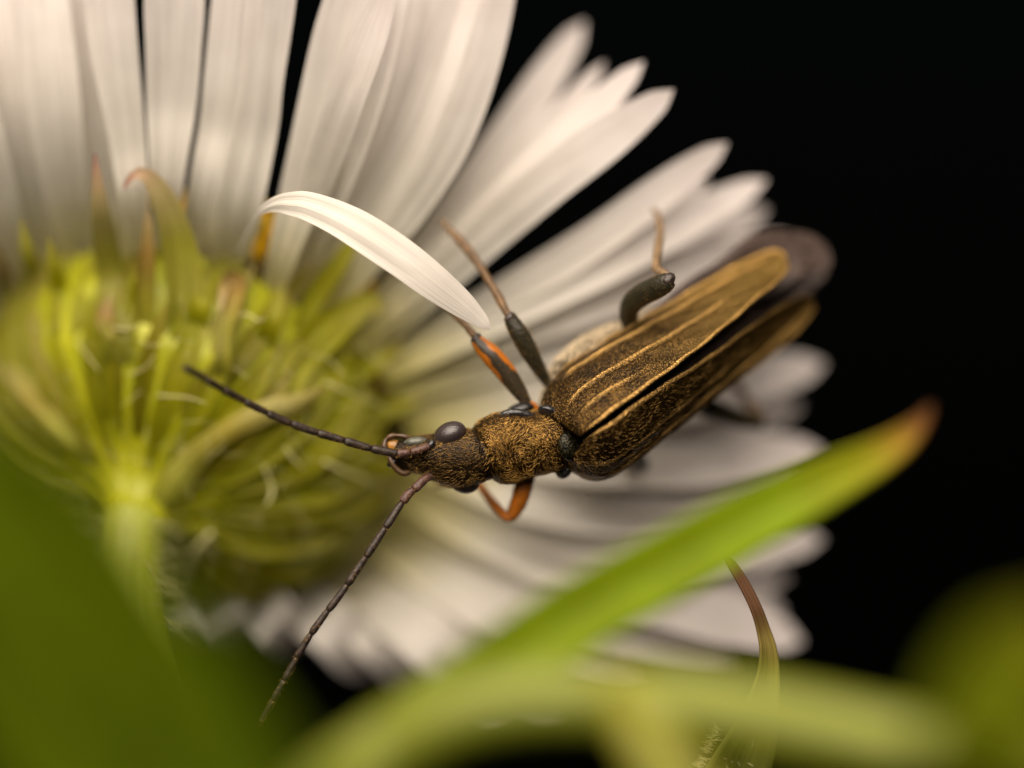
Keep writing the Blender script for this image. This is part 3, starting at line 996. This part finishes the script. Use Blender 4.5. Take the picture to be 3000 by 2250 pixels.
def ring_pt(px, a):
    """point and frame on the body near photo column px at section angle a"""
    i = int(np.argmin(np.abs(rows[:, 0] - px)))
    j = int(round(a / (2 * math.pi) * NVB)) % NVB
    return BV[i * NVB + j], BFRAME[i]


# ---- elytra
def elytron(I, O, ridges, arch, seed, nu=110, nv=84):
    ci = cat(I, nu)
    co = cat(O, nu)
    V, UV, R = [], [], []
    pi = np.array([P(*c) for c in ci])
    po = np.array([P(*c) for c in co])
    ax = np.gradient(0.5 * (pi + po), axis=0)
    for i in range(nu):
        u = i / (nu - 1)
        acr = po[i] - pi[i]
        wl_ = np.linalg.norm(acr)
        n = np.cross(ax[i], acr)
        n /= np.linalg.norm(n) + 1e-9
        if n[1] > 0:
            n = -n
        am = arch * (1 - 1.45 * u) * min(1, wl_ / 0.9) * min(1, 0.35 + u * 5)
        for j in range(nv):
            v = j / (nv - 1)
            p = pi[i] * (1 - v) + po[i] * v + n * am * (4 * v * (1 - v)) ** 0.75
            rr = 0.0
            for (vc, u0, u1, hgt, wd) in ridges:
                vcu = vc[0] + (vc[1] - vc[0]) * u
                f = math.exp(-((v - vcu) / wd) ** 2)
                g = min(1, max(0, (u - u0) / 0.06)) * min(1, max(0, (u1 - u) / 0.10))
                rr = max(rr, f * g)
                fg = math.exp(-((v - vcu + 2.2 * wd) / (1.3 * wd)) ** 2) + 0.5 * math.exp(-((v - vcu - 2.2 * wd) / (1.3 * wd)) ** 2)
                p = p + n * hgt * (f - 0.45 * fg) * g * min(1, wl_ / 0.8)
            # grooves either side come from the noise in height
            p = p + n * 0.012 * math.sin(u * 40 + v * 9 + seed) * math.sin(v * 17 + seed)
            V.append(p); UV.append((u, v)); R.append(min(1, rr) ** 2.6)
    F = grid_faces(nu, nv)
    o = mesh_obj("elytron", V, F, M_elytron, beetle, UV, attrs={"ridge": np.array(R) * 0.85})
    m = o.modifiers.new("thickness", 'SOLIDIFY')
    m.thickness = 0.045
    m.offset = 0
    return o, np.array(V).reshape(nu, nv, 3)


I1 = [(1703, 1282, -.30), (1727, 1261, -.45), (1780, 1222, -.55), (1850, 1171, -.45), (1934, 1110, -.15), (2030, 1038, .30), (2130, 956, .85), (2222, 873, 1.38),
      (2281, 824, 1.8), (2306, 792, 2.02), (2306, 768, 2.15)]
O1 = [(1588, 1196, .55), (1598, 1150, .80), (1650, 1084, 1.0), (1740, 1020, 1.15), (1860, 949, 1.4), (1980, 879, 1.7), (2090, 813, 2.0), (2185, 762, 2.25),
      (2248, 738, 2.38), (2284, 737, 2.36), (2302, 752, 2.25)]
ely1, EL1 = elytron(I1, O1, [((0.82, 0.78), 0.10, 1.0, 0.045, 0.022), ((0.47, 0.42), 0.03, 0.80, 0.035, 0.017), ((0.26, 0.10), 0.05, 0.36, 0.03, 0.016),
                             ((0.015, 0.03), 0.0, 1.1, 0.035, 0.022), ((0.985, 0.97), 0.1, 1.1, 0.03, 0.025)], 0.23, 1.0)
I2 = [(1712, 1292, -.28), (1736, 1270, -.40), (1798, 1225, -.45), (1872, 1170, -.27), (1960, 1113, .10), (2060, 1052, .62), (2160, 982, 1.2), (2250, 920, 1.8),
      (2318, 880, 2.25), (2360, 866, 2.55), (2384, 878, 2.7)]
O2 = [(1652, 1345, .55), (1684, 1384, .66), (1745, 1404, .75), (1830, 1368, .85), (1940, 1283, 1.12), (2050, 1197, 1.52), (2160, 1113, 2.0), (2255, 1044, 2.45),
      (2325, 984, 2.8), (2370, 930, 2.9), (2388, 896, 2.85)]
ely2, EL2 = elytron(I2, O2, [((0.80, 0.78), 0.10, 1.0, 0.045, 0.028), ((0.52, 0.50), 0.04, 0.80, 0.03, 0.02),
                             ((0.015, 0.04), 0.0, 1.1, 0.035, 0.026), ((0.985, 0.96), 0.1, 1.1, 0.03, 0.025)], 0.33, 2.0)

# ---- hind wings folded under the elytra
w1 = ribbon("hind_wing", [(1800, 1080, 1.5, 120), (1980, 945, 1.95, 150), (2120, 850, 2.35, 170), (2250, 775, 2.7, 180), (2335, 745, 2.95, 138), (2386, 748, 3.1, 100),
                          (2416, 772, 3.15, 56), (2430, 790, 3.15, 6)], M_wing, beetle, roll=-0.15, cup=0.2, nu=50, nv=21, wave=0.16, ridges=0.14, seed=61,
            thick=0.02)
w2 = ribbon("hind_wing", [(1780, 1225, .65, 60), (1950, 1110, 1.0, 110), (2120, 985, 2.1, 130), (2260, 868, 3.5, 130), (2345, 795, 4.0, 120), (2405, 768, 4.1, 84),
                          (2428, 766, 4.1, 10)], M_wing, beetle, roll=0.1, cup=0.25, nu=50, nv=17, wave=0.12, ridges=0.1, seed=62, thick=0.02)


# ---- blobs: eyes, scutellum, shoulder plates
def ellipsoid(name, c, ax1, ax2, ax3, mat, parent, nu=28, nv=36, pw=1.0):
    V, UV = [], []
    c = np.array(c)
    for i in range(nu):
        th = math.pi * i / (nu - 1)
        for j in range(nv):
            ph = 2 * math.pi * j / nv
            V.append(c + np.array(ax1) * math.sin(th) * math.cos(ph) + np.array(ax2) * math.sin(th) * math.sin(ph) + np.array(ax3) * math.cos(th))
            UV.append((i / nu, j / nv))
    return mesh_obj(name, V, grid_faces(nu, nv, True), mat, parent, UV)


def fr(px):
    i = int(np.argmin(np.abs(rows[:, 0] - px)))
    return BFRAME[i]


lat, dor, tt = fr(1320)
rot = lambda v, a: np.array(Quaternion(Vector(dor), a) @ Vector(v))
e_ax = rot(tt, math.radians(14))
e_lat = np.cross(dor, e_ax)
ellipsoid("eye", P(1318, 1272, 0.21), e_ax * 0.305, (lat * 0.8 - dor * 0.5) * 0.25, (dor * 0.85 + lat * 0.5) * 0.27, M_eye, beetle)
ellipsoid("eye", P(1358, 1404, 0.52), rot(tt, -0.15) * 0.31, -(lat * 0.85 + dor * 0.3) * 0.31, (dor * 0.85 - lat * 0.4) * 0.23, M_eye, beetle)
lat, dor, tt = fr(1650)
ellipsoid("scutellum", P(1668, 1308, 0.12), tt * 0.24, lat * 0.29, dor * 0.17, M_scut, beetle)
ellipsoid("shoulder_plate", P(1616, 1213, 0.42), (tt * 0.6 - lat * 0.8) * 0.30, (lat * 0.6 + tt * 0.8) * 0.12, dor * 0.22, M_black, beetle)
ellipsoid("shoulder_plate", P(1652, 1372, 0.72), (tt * 0.7 + lat * 0.7) * 0.2, (lat * 0.7 - tt * 0.7) * 0.12, dor * 0.2, M_black, beetle)
# shiny side fold of the pronotum
tube("side_fold", [(1452, 1224, .42, 5), (1485, 1211, .38, 11), (1525, 1211, .40, 13), (1560, 1220, .46, 11), (1588, 1222, .55, 4)], M_black, beetle, nu=26, nv=12)
# front hip
ellipsoid("hip", P(1525, 1200, 0.85), (0.26, 0, 0.05), (0, 0.22, 0), (0, 0, 0.13), M_black, beetle)
# hind rim of the pronotum, a thin raised line
rim = []
for a in np.linspace(0.12, math.pi - 0.1, 16):
    p, f_ = ring_pt(1612, a)
    p = p + (math.cos(a) * f_[0] + math.sin(a) * f_[1]) * 0.012
    k = K * (D + p[1]) / D
    rim.append((1500 + p[0] / k, 1125 - p[2] / k, p[1], 3.4))
tube("hind_rim", rim, M_pronotum, beetle, nu=50, nv=8)
# mouth parts
tube("palp", [(1210, 1288, .40, 5), (1186, 1279, .38, 8), (1166, 1276, .38, 5), (1146, 1278, .38, 9), (1131, 1288, .38, 6), (1126, 1304, .38, 11), (1132, 1322, .40, 12), (1146, 1332, .45, 6)],
     M_palp, beetle, nu=26, nv=10)
tube("palp", [(1140, 1338, .45, 6), (1148, 1356, .42, 8), (1162, 1374, .42, 9), (1180, 1386, .42, 9), (1196, 1384, .45, 9), (1206, 1372, .5, 6)], M_palp, beetle,
     nu=24, nv=10)
ellipsoid("mandible", P(1156, 1308, .46), (0.18, 0, -0.05), (0, 0.12, 0), (0.03, 0, 0.13), plain("mandible_amber", (0.26, 0.12, 0.02), rough=0.3, noise=0.5, scale=6), beetle)
ellipsoid("mandible", P(1156, 1352, .5), (0.14, 0, 0.04), (0, 0.12, 0), (0.03, 0, 0.10), M_black, beetle)
ellipsoid("cheek_shine", P(1218, 1294, .31), (0.22, 0, 0.01), (0, 0.11, 0.04), (0.03, -0.05, 0.085), plain("cheek_pale", (0.085, 0.088, 0.07), rough=0.3, noise=0.5, scale=9, bump=0.5),  # pale blob stands for a shine on the snout, highlight painted as colour
          beetle)
ellipsoid("antenna_socket", P(1262, 1304, .12), (0.09, 0, 0.03), (0, 0.1, 0), (0, 0, 0.10), M_black, beetle)
ellipsoid("antenna_socket", P(1272, 1388, .38), (0.10, 0, 0.03), (0, 0.1, 0), (0, 0, 0.08), M_black, beetle)


# ---- antennae: eleven segments each, a mesh per segment
def antenna(ctrl, nseg, lens, base_r, hairs_sign):
    c = cat(ctrl, 200)
    root = empty("antenna", (0, 0, 0), beetle)
    cum = np.concatenate([[0], np.cumsum(lens)])
    cum = cum / cum[-1]
    hb, hd, hl, hn = [], [], [], []
    for k in range(nseg):
        i0, i1 = int(cum[k] * 199), int(cum[k + 1] * 199)
        sub = c[i0:i1 + 1]
        n = 9
        q = sub[np.linspace(0, len(sub) - 1, n).astype(int)]
        t = np.linspace(0, 1, n)
        r0 = base_r(k / nseg)
        prof = 0.82 + 0.20 * t + 0.06 * np.sin(t * math.pi)
        prof[0] *= 0.82
        prof[-1] *= 0.80
        prof[-2] *= 1.02
        ctrl2 = [(a[0], a[1], a[2], r0 * p_) for a, p_ in zip(q, prof)]
        tube("antenna_segment", ctrl2, M_ant_base if k < 2 else M_ant, root, nu=14, nv=12, bump=0.03, seed=k)
        for z in range(26):
            a = random.choice(list(q))
            an = random.uniform(0, 6.283)
            p = np.array(P(a[0], a[1], a[2]))
            tv = np.array(P(q[-1][0], q[-1][1], q[-1][2])) - np.array(P(q[0][0], q[0][1], q[0][2]))
            tv /= np.linalg.norm(tv) + 1e-9
            s = np.cross(tv, (0, 1, 0)); s /= np.linalg.norm(s)
            nn = np.cross(tv, s)
            d = s * math.cos(an) + nn * math.sin(an)
            hb.append(p + d * r0 * K * 0.9); hd.append(d * 0.7 + tv); hl.append(random.uniform(0.04, 0.09)); hn.append(d)
    hair_mesh("bristles", hb, hd, hl, 0.008, M_dim_hair, root, nrm=hn)


antenna([(1258, 1306, .05), (1228, 1318, .02), (1195, 1326, .0), (1162, 1328, -.02), (1085, 1313, -.1), (1000, 1288, -.2), (900, 1258, -.35), (800, 1218, -.55),
         (700, 1166, -.85), (610, 1116, -1.3), (541, 1076, -1.8)], 11, [1.25, .75, 1.6, 1.7, 1.7, 1.7, 1.6, 1.5, 1.4, 1.3, 1.4],
        lambda q: 12.5 if q < 0.05 else 13 - 2.5 * q, 1)
antenna([(1268, 1392, .3), (1245, 1404, .2), (1215, 1432, .1), (1188, 1458, .05), (1125, 1552, -.05), (1055, 1656, -.1), (1000, 1737, -.1), (940, 1816, -.1),
         (890, 1890, -.05), (850, 1962, .0), (805, 2044, .1), (764, 2118, .3)], 11, [1.2, .75, 1.5, 1.6, 1.6, 1.5, 1.4, 1.3, 1.2, 1.1, 1.2],
        lambda q: 13.5 if q < 0.1 else 12.5 - 3.2 * q, 1)


# ---- legs
def leg(femur=None, tibia=None, tarsus=None, fm=None, tm=None, troch=None, knee=None):
    root = empty("leg", (0, 0, 0), beetle)
    if femur:
        tube("femur", femur, fm or M_leg_dark, root, nu=40, nv=24, flat=0.8)
    if tibia:
        tube("tibia", tibia, tm or M_leg_tibia, root, nu=36, nv=14)
    if tarsus:
        for k, seg in enumerate(tarsus):
            tube("tarsus", seg, M_tarsus, root, nu=10, nv=10)
    if troch:
        tube("trochanter", troch, M_orange, root, nu=12, nv=14)
    if knee:
        c, r = knee
        ellipsoid("knee", P(*c), (r * K, 0, 0.02), (0, r * K, 0), (0.02, 0, r * K), M_joint, root, nu=14, nv=18)
    return root


# fore leg, upper side
leg(femur=[(1552, 1190, .95, 10), (1538, 1172, .9, 17), (1510, 1130, .85, 25), (1475, 1082, .8, 30), (1440, 1042, .75, 30), (1410, 1012, .75, 24), (1394, 994, .75, 17)],
    tibia=[(1394, 996, .8, 9), (1388, 982, .8, 10), (1362, 952, .95, 9), (1325, 915, 1.15, 10), (1285, 880, 1.3, 9), (1255, 850, 1.45, 8)],
    tarsus=[[(1255, 852, 1.45, 8), (1235, 825, 1.5, 10), (1228, 815, 1.5, 6)], [(1228, 815, 1.5, 6), (1212, 790, 1.5, 9), (1206, 778, 1.5, 4)]],
    fm=M_femur, troch=[(1572, 1215, 1.0, 14), (1560, 1195, .95, 17), (1548, 1182, .92, 13)], knee=((1395, 992, .76), 16))
# middle leg, upper side
leg(femur=[(1620, 1140, 1.3, 14), (1598, 1112, 1.2, 16), (1572, 1068, 1.0, 22), (1545, 1020, .85, 27), (1520, 975, .75, 27), (1502, 945, .72, 22), (1492, 926, .7, 18)],
    tibia=[(1492, 926, .75, 11), (1480, 908, .85, 11), (1462, 872, 1.0, 13), (1440, 836, 1.1, 11), (1405, 778, 1.35, 12), (1365, 725, 1.5, 13), (1335, 692, 1.6, 12)],
    tarsus=[[(1336, 692, 1.6, 8), (1322, 678, 1.65, 13), (1316, 670, 1.65, 6)], [(1316, 670, 1.65, 6), (1302, 655, 1.7, 9), (1294, 646, 1.75, 4)]],
    knee=((1493, 930, .70), 16))
# hind leg, upper side
leg(femur=[(1852, 960, 1.6, 26), (1842, 925, 1.35, 28), (1851, 890, 1.05, 31), (1880, 864, .75, 33), (1920, 844, .5, 33), (1948, 829, .35, 30), (1963, 819, .3, 24)],
    tibia=[(1955, 812, .4, 15), (1940, 800, .6, 14), (1922, 786, .9, 13), (1923, 762, 1.1, 12), (1929, 722, 1.4, 13), (1935, 682, 1.7, 10), (1932, 652, 1.9, 11)],
    tarsus=[[(1932, 654, 1.9, 7), (1930, 640, 2.0, 11), (1926, 632, 2.1, 6)], [(1926, 632, 2.1, 5), (1920, 620, 2.3, 9), (1912, 612, 2.6, 3)]],
    tm=M_tarsus, knee=((1957, 820, .30), 22))
# fore leg, lower side
leg(femur=[(1545, 1380, 1.1, 24), (1532, 1430, 1.1, 26), (1520, 1470, 1.15, 24), (1505, 1500, 1.2, 20), (1494, 1514, 1.2, 15)],
    tibia=[(1500, 1516, 1.2, 13), (1480, 1512, 1.25, 13), (1455, 1486, 1.4, 13), (1425, 1450, 1.6, 12), (1400, 1418, 1.9, 11), (1360, 1400, 2.1, 8)],
    tarsus=[[(1360, 1400, 2.1, 8), (1320, 1410, 2.2, 10), (1270, 1425, 2.3, 6)]],
    fm=M_orange, tm=M_orange)
# middle leg, lower side
leg(femur=[(1790, 1290, 1.8, 20), (1835, 1325, 2.3, 26), (1868, 1352, 2.8, 27), (1888, 1368, 3.1, 18)],
    tibia=[(1886, 1366, 3.1, 12), (1870, 1380, 3.6, 11), (1800, 1350, 4.4, 10)], knee=((1886, 1366, 3.1), 18))
# hind leg, lower side
leg(femur=[(1960, 1150, 2.2, 22), (2050, 1185, 2.8, 28), (2110, 1208, 3.2, 30), (2170, 1228, 3.5, 26), (2230, 1240, 3.8, 19)],
    tibia=[(2232, 1240, 3.8, 15), (2214, 1210, 3.9, 15), (2180, 1160, 4.0, 14), (2145, 1112, 4.2, 13), (2110, 1080, 4.6, 10)], knee=((2226, 1236, 4.0), 17),
    tm=M_tarsus)

# ---- fine hairs on every leg
for lg in [o for o in bpy.data.objects if o.name.startswith("leg") and o.parent == beetle]:
    hb, hd, hl, hn = [], [], [], []
    for ch in list(lg.children):
        base = ch.name.split(".")[0]
        if base not in ("femur", "tibia", "tarsus"):
            continue
        me = ch.data
        nvv = 24 if base == "femur" else 14 if base == "tibia" else 10
        rowsn = len(me.vertices) // nvv
        for k in range(260 if base == "femur" else 170 if base == "tibia" else 30):
            i = random.randrange(1, rowsn - 1)
            v = me.vertices[i * nvv + random.randrange(nvv)]
            cc = np.mean([np.array(me.vertices[i * nvv + q].co) for q in range(nvv)], axis=0)
            c2 = np.mean([np.array(me.vertices[(i + 1) * nvv + q].co) for q in range(nvv)], axis=0)
            n = np.array(v.co) - cc
            n /= np.linalg.norm(n) + 1e-9
            tv = c2 - cc
            tv /= np.linalg.norm(tv) + 1e-9
            hb.append(np.array(v.co)); hd.append(tv + n * 0.45 + rng.normal(0, 0.12, 3)); hl.append(random.uniform(0.05, 0.10)); hn.append(n)
    hair_mesh("leg_hair", hb, hd, hl, 0.006, M_dim_hair, lg, nrm=hn)

# ---- hairs on the beetle
def swirl(p):
    x, z = p[0] * 4.2, p[2] * 4.2
    return np.array((math.sin(z * 1.3 + math.sin(x * 1.7) * 1.5), 0, math.cos(x * 1.5 + 0.8 * math.sin(z * 2.1))))


hb, hd, hl, hn = [], [], [], []
sb, sd, sl, sn = [], [], [], []
kb, kd, kl, kn = [], [], [], []
for k in range(4000):
    px = random.uniform(1200, 1612)
    a = random.uniform(-0.45, math.pi + 0.35)
    i = float(np.interp(px, rows[:, 0], np.arange(len(rows))))
    i0 = int(i); f = i - i0
    jj = (a / (2 * math.pi) * NVB) % NVB
    j0 = int(jj); g = jj - j0
    q = lambda ii, j: BV[min(ii, len(rows) - 1) * NVB + j % NVB]
    p = (q(i0, j0) * (1 - g) + q(i0, j0 + 1) * g) * (1 - f) + (q(i0 + 1, j0) * (1 - g) + q(i0 + 1, j0 + 1) * g) * f
    lat, dor, t = BFRAME[i0]
    n = lat * math.cos(a) + dor * math.sin(a)
    if px > 1412:
        if 1440 < px < 1590 and -0.1 < a < 0.35 and random.random() < 0.85:
            continue
        d = swirl(p) + t * 0.35 + rng.normal(0, 0.25, 3)
        d = d - n * np.dot(d, n)
        d = d / (np.linalg.norm(d) + 1e-9) + n * 0.2
        hb.append(p); hd.append(d); hl.append(random.uniform(0.07, 0.14)); hn.append(n)
    elif px > 1275 and random.random() < 0.75:
        side = np.sign(math.cos(a))
        d = -t * 0.8 - lat * side * 0.45 * math.sin(px * 0.05) + rng.normal(0, 0.16, 3)
        d = d - n * np.dot(d, n)
        d = d / (np.linalg.norm(d) + 1e-9) + n * 0.16
        sb.append(p); sd.append(d); sl.append(random.uniform(0.07, 0.13)); sn.append(n)
    elif random.random() < 0.5:
        d = -t * 0.5 + lat * random.uniform(-0.6, 0.6)
        d = d / np.linalg.norm(d) + n * 0.4
        sb.append(p); sd.append(d); sl.append(random.uniform(0.05, 0.11)); sn.append(n)
hair_mesh("pronotum_hair", hb, hd, hl, 0.0065, M_gold_hair, beetle, nrm=hn)
hair_mesh("head_hair", sb, sd, sl, 0.005, M_dim_hair, beetle, nrm=sn)


def elytron_hair(name, G, n_h, mat, lmin, lmax, wid):
    nu_, nv_ = G.shape[:2]
    b, d_, l_, n_ = [], [], [], []
    for k in range(n_h):
        u = random.random() ** 1.15 * (nu_ - 2)
        v = random.random() * (nv_ - 2)
        i0, j0 = int(u), int(v)
        f, g = u - i0, v - j0
        p = (G[i0, j0] * (1 - g) + G[i0, j0 + 1] * g) * (1 - f) + (G[i0 + 1, j0] * (1 - g) + G[i0 + 1, j0 + 1] * g) * f
        du = G[i0 + 1, j0] - G[i0, j0]
        dv = G[i0, j0 + 1] - G[i0, j0]
        n = np.cross(du, dv); n /= np.linalg.norm(n) + 1e-9
        if n[1] > 0:
            n = -n
        du = du / (np.linalg.norm(du) + 1e-9)
        dv = dv / (np.linalg.norm(dv) + 1e-9)
        d = du + dv * (0.35 * math.sin(u * 0.25 + v * 0.2) + random.gauss(0, 0.18)) + n * 0.35
        b.append(p + n * 0.02); d_.append(d); l_.append(random.uniform(lmin, lmax)); n_.append(n)
    return hair_mesh(name, b, d_, l_, wid, mat, beetle, nrm=n_)


elytron_hair("elytron_hair", EL1, 1300, M_dim_hair, 0.03, 0.06, 0.008)
elytron_hair("elytron_hair", EL2, 2000, M_dim_hair, 0.06, 0.11, 0.007)
# pale down on the flank
kb, kd, kl, kn = [], [], [], []
for k in range(2600):
    px = random.uniform(1636, 2060)
    a = random.uniform(-0.95, 0.55)
    i0 = int(np.argmin(np.abs(rows[:, 0] - px)))
    jj = (a / (2 * math.pi) * NVB) % NVB
    j0 = int(jj); g = jj - j0
    p = BV[i0 * NVB + j0] * (1 - g) + BV[i0 * NVB + (j0 + 1) % NVB] * g
    lat, dor, t = BFRAME[i0]
    n = lat * math.cos(a) + dor * math.sin(a)
    p = p + t * random.uniform(-0.08, 0.08)
    d = t * 0.9 + lat * 0.2 + n * 0.3 + rng.normal(0, 0.15, 3)
    kb.append(p); kd.append(d); kl.append(random.uniform(0.10, 0.2)); kn.append(n)
hair_mesh("flank_hair", kb, kd, kl, 0.007, M_pale_hair, beetle, nrm=kn)
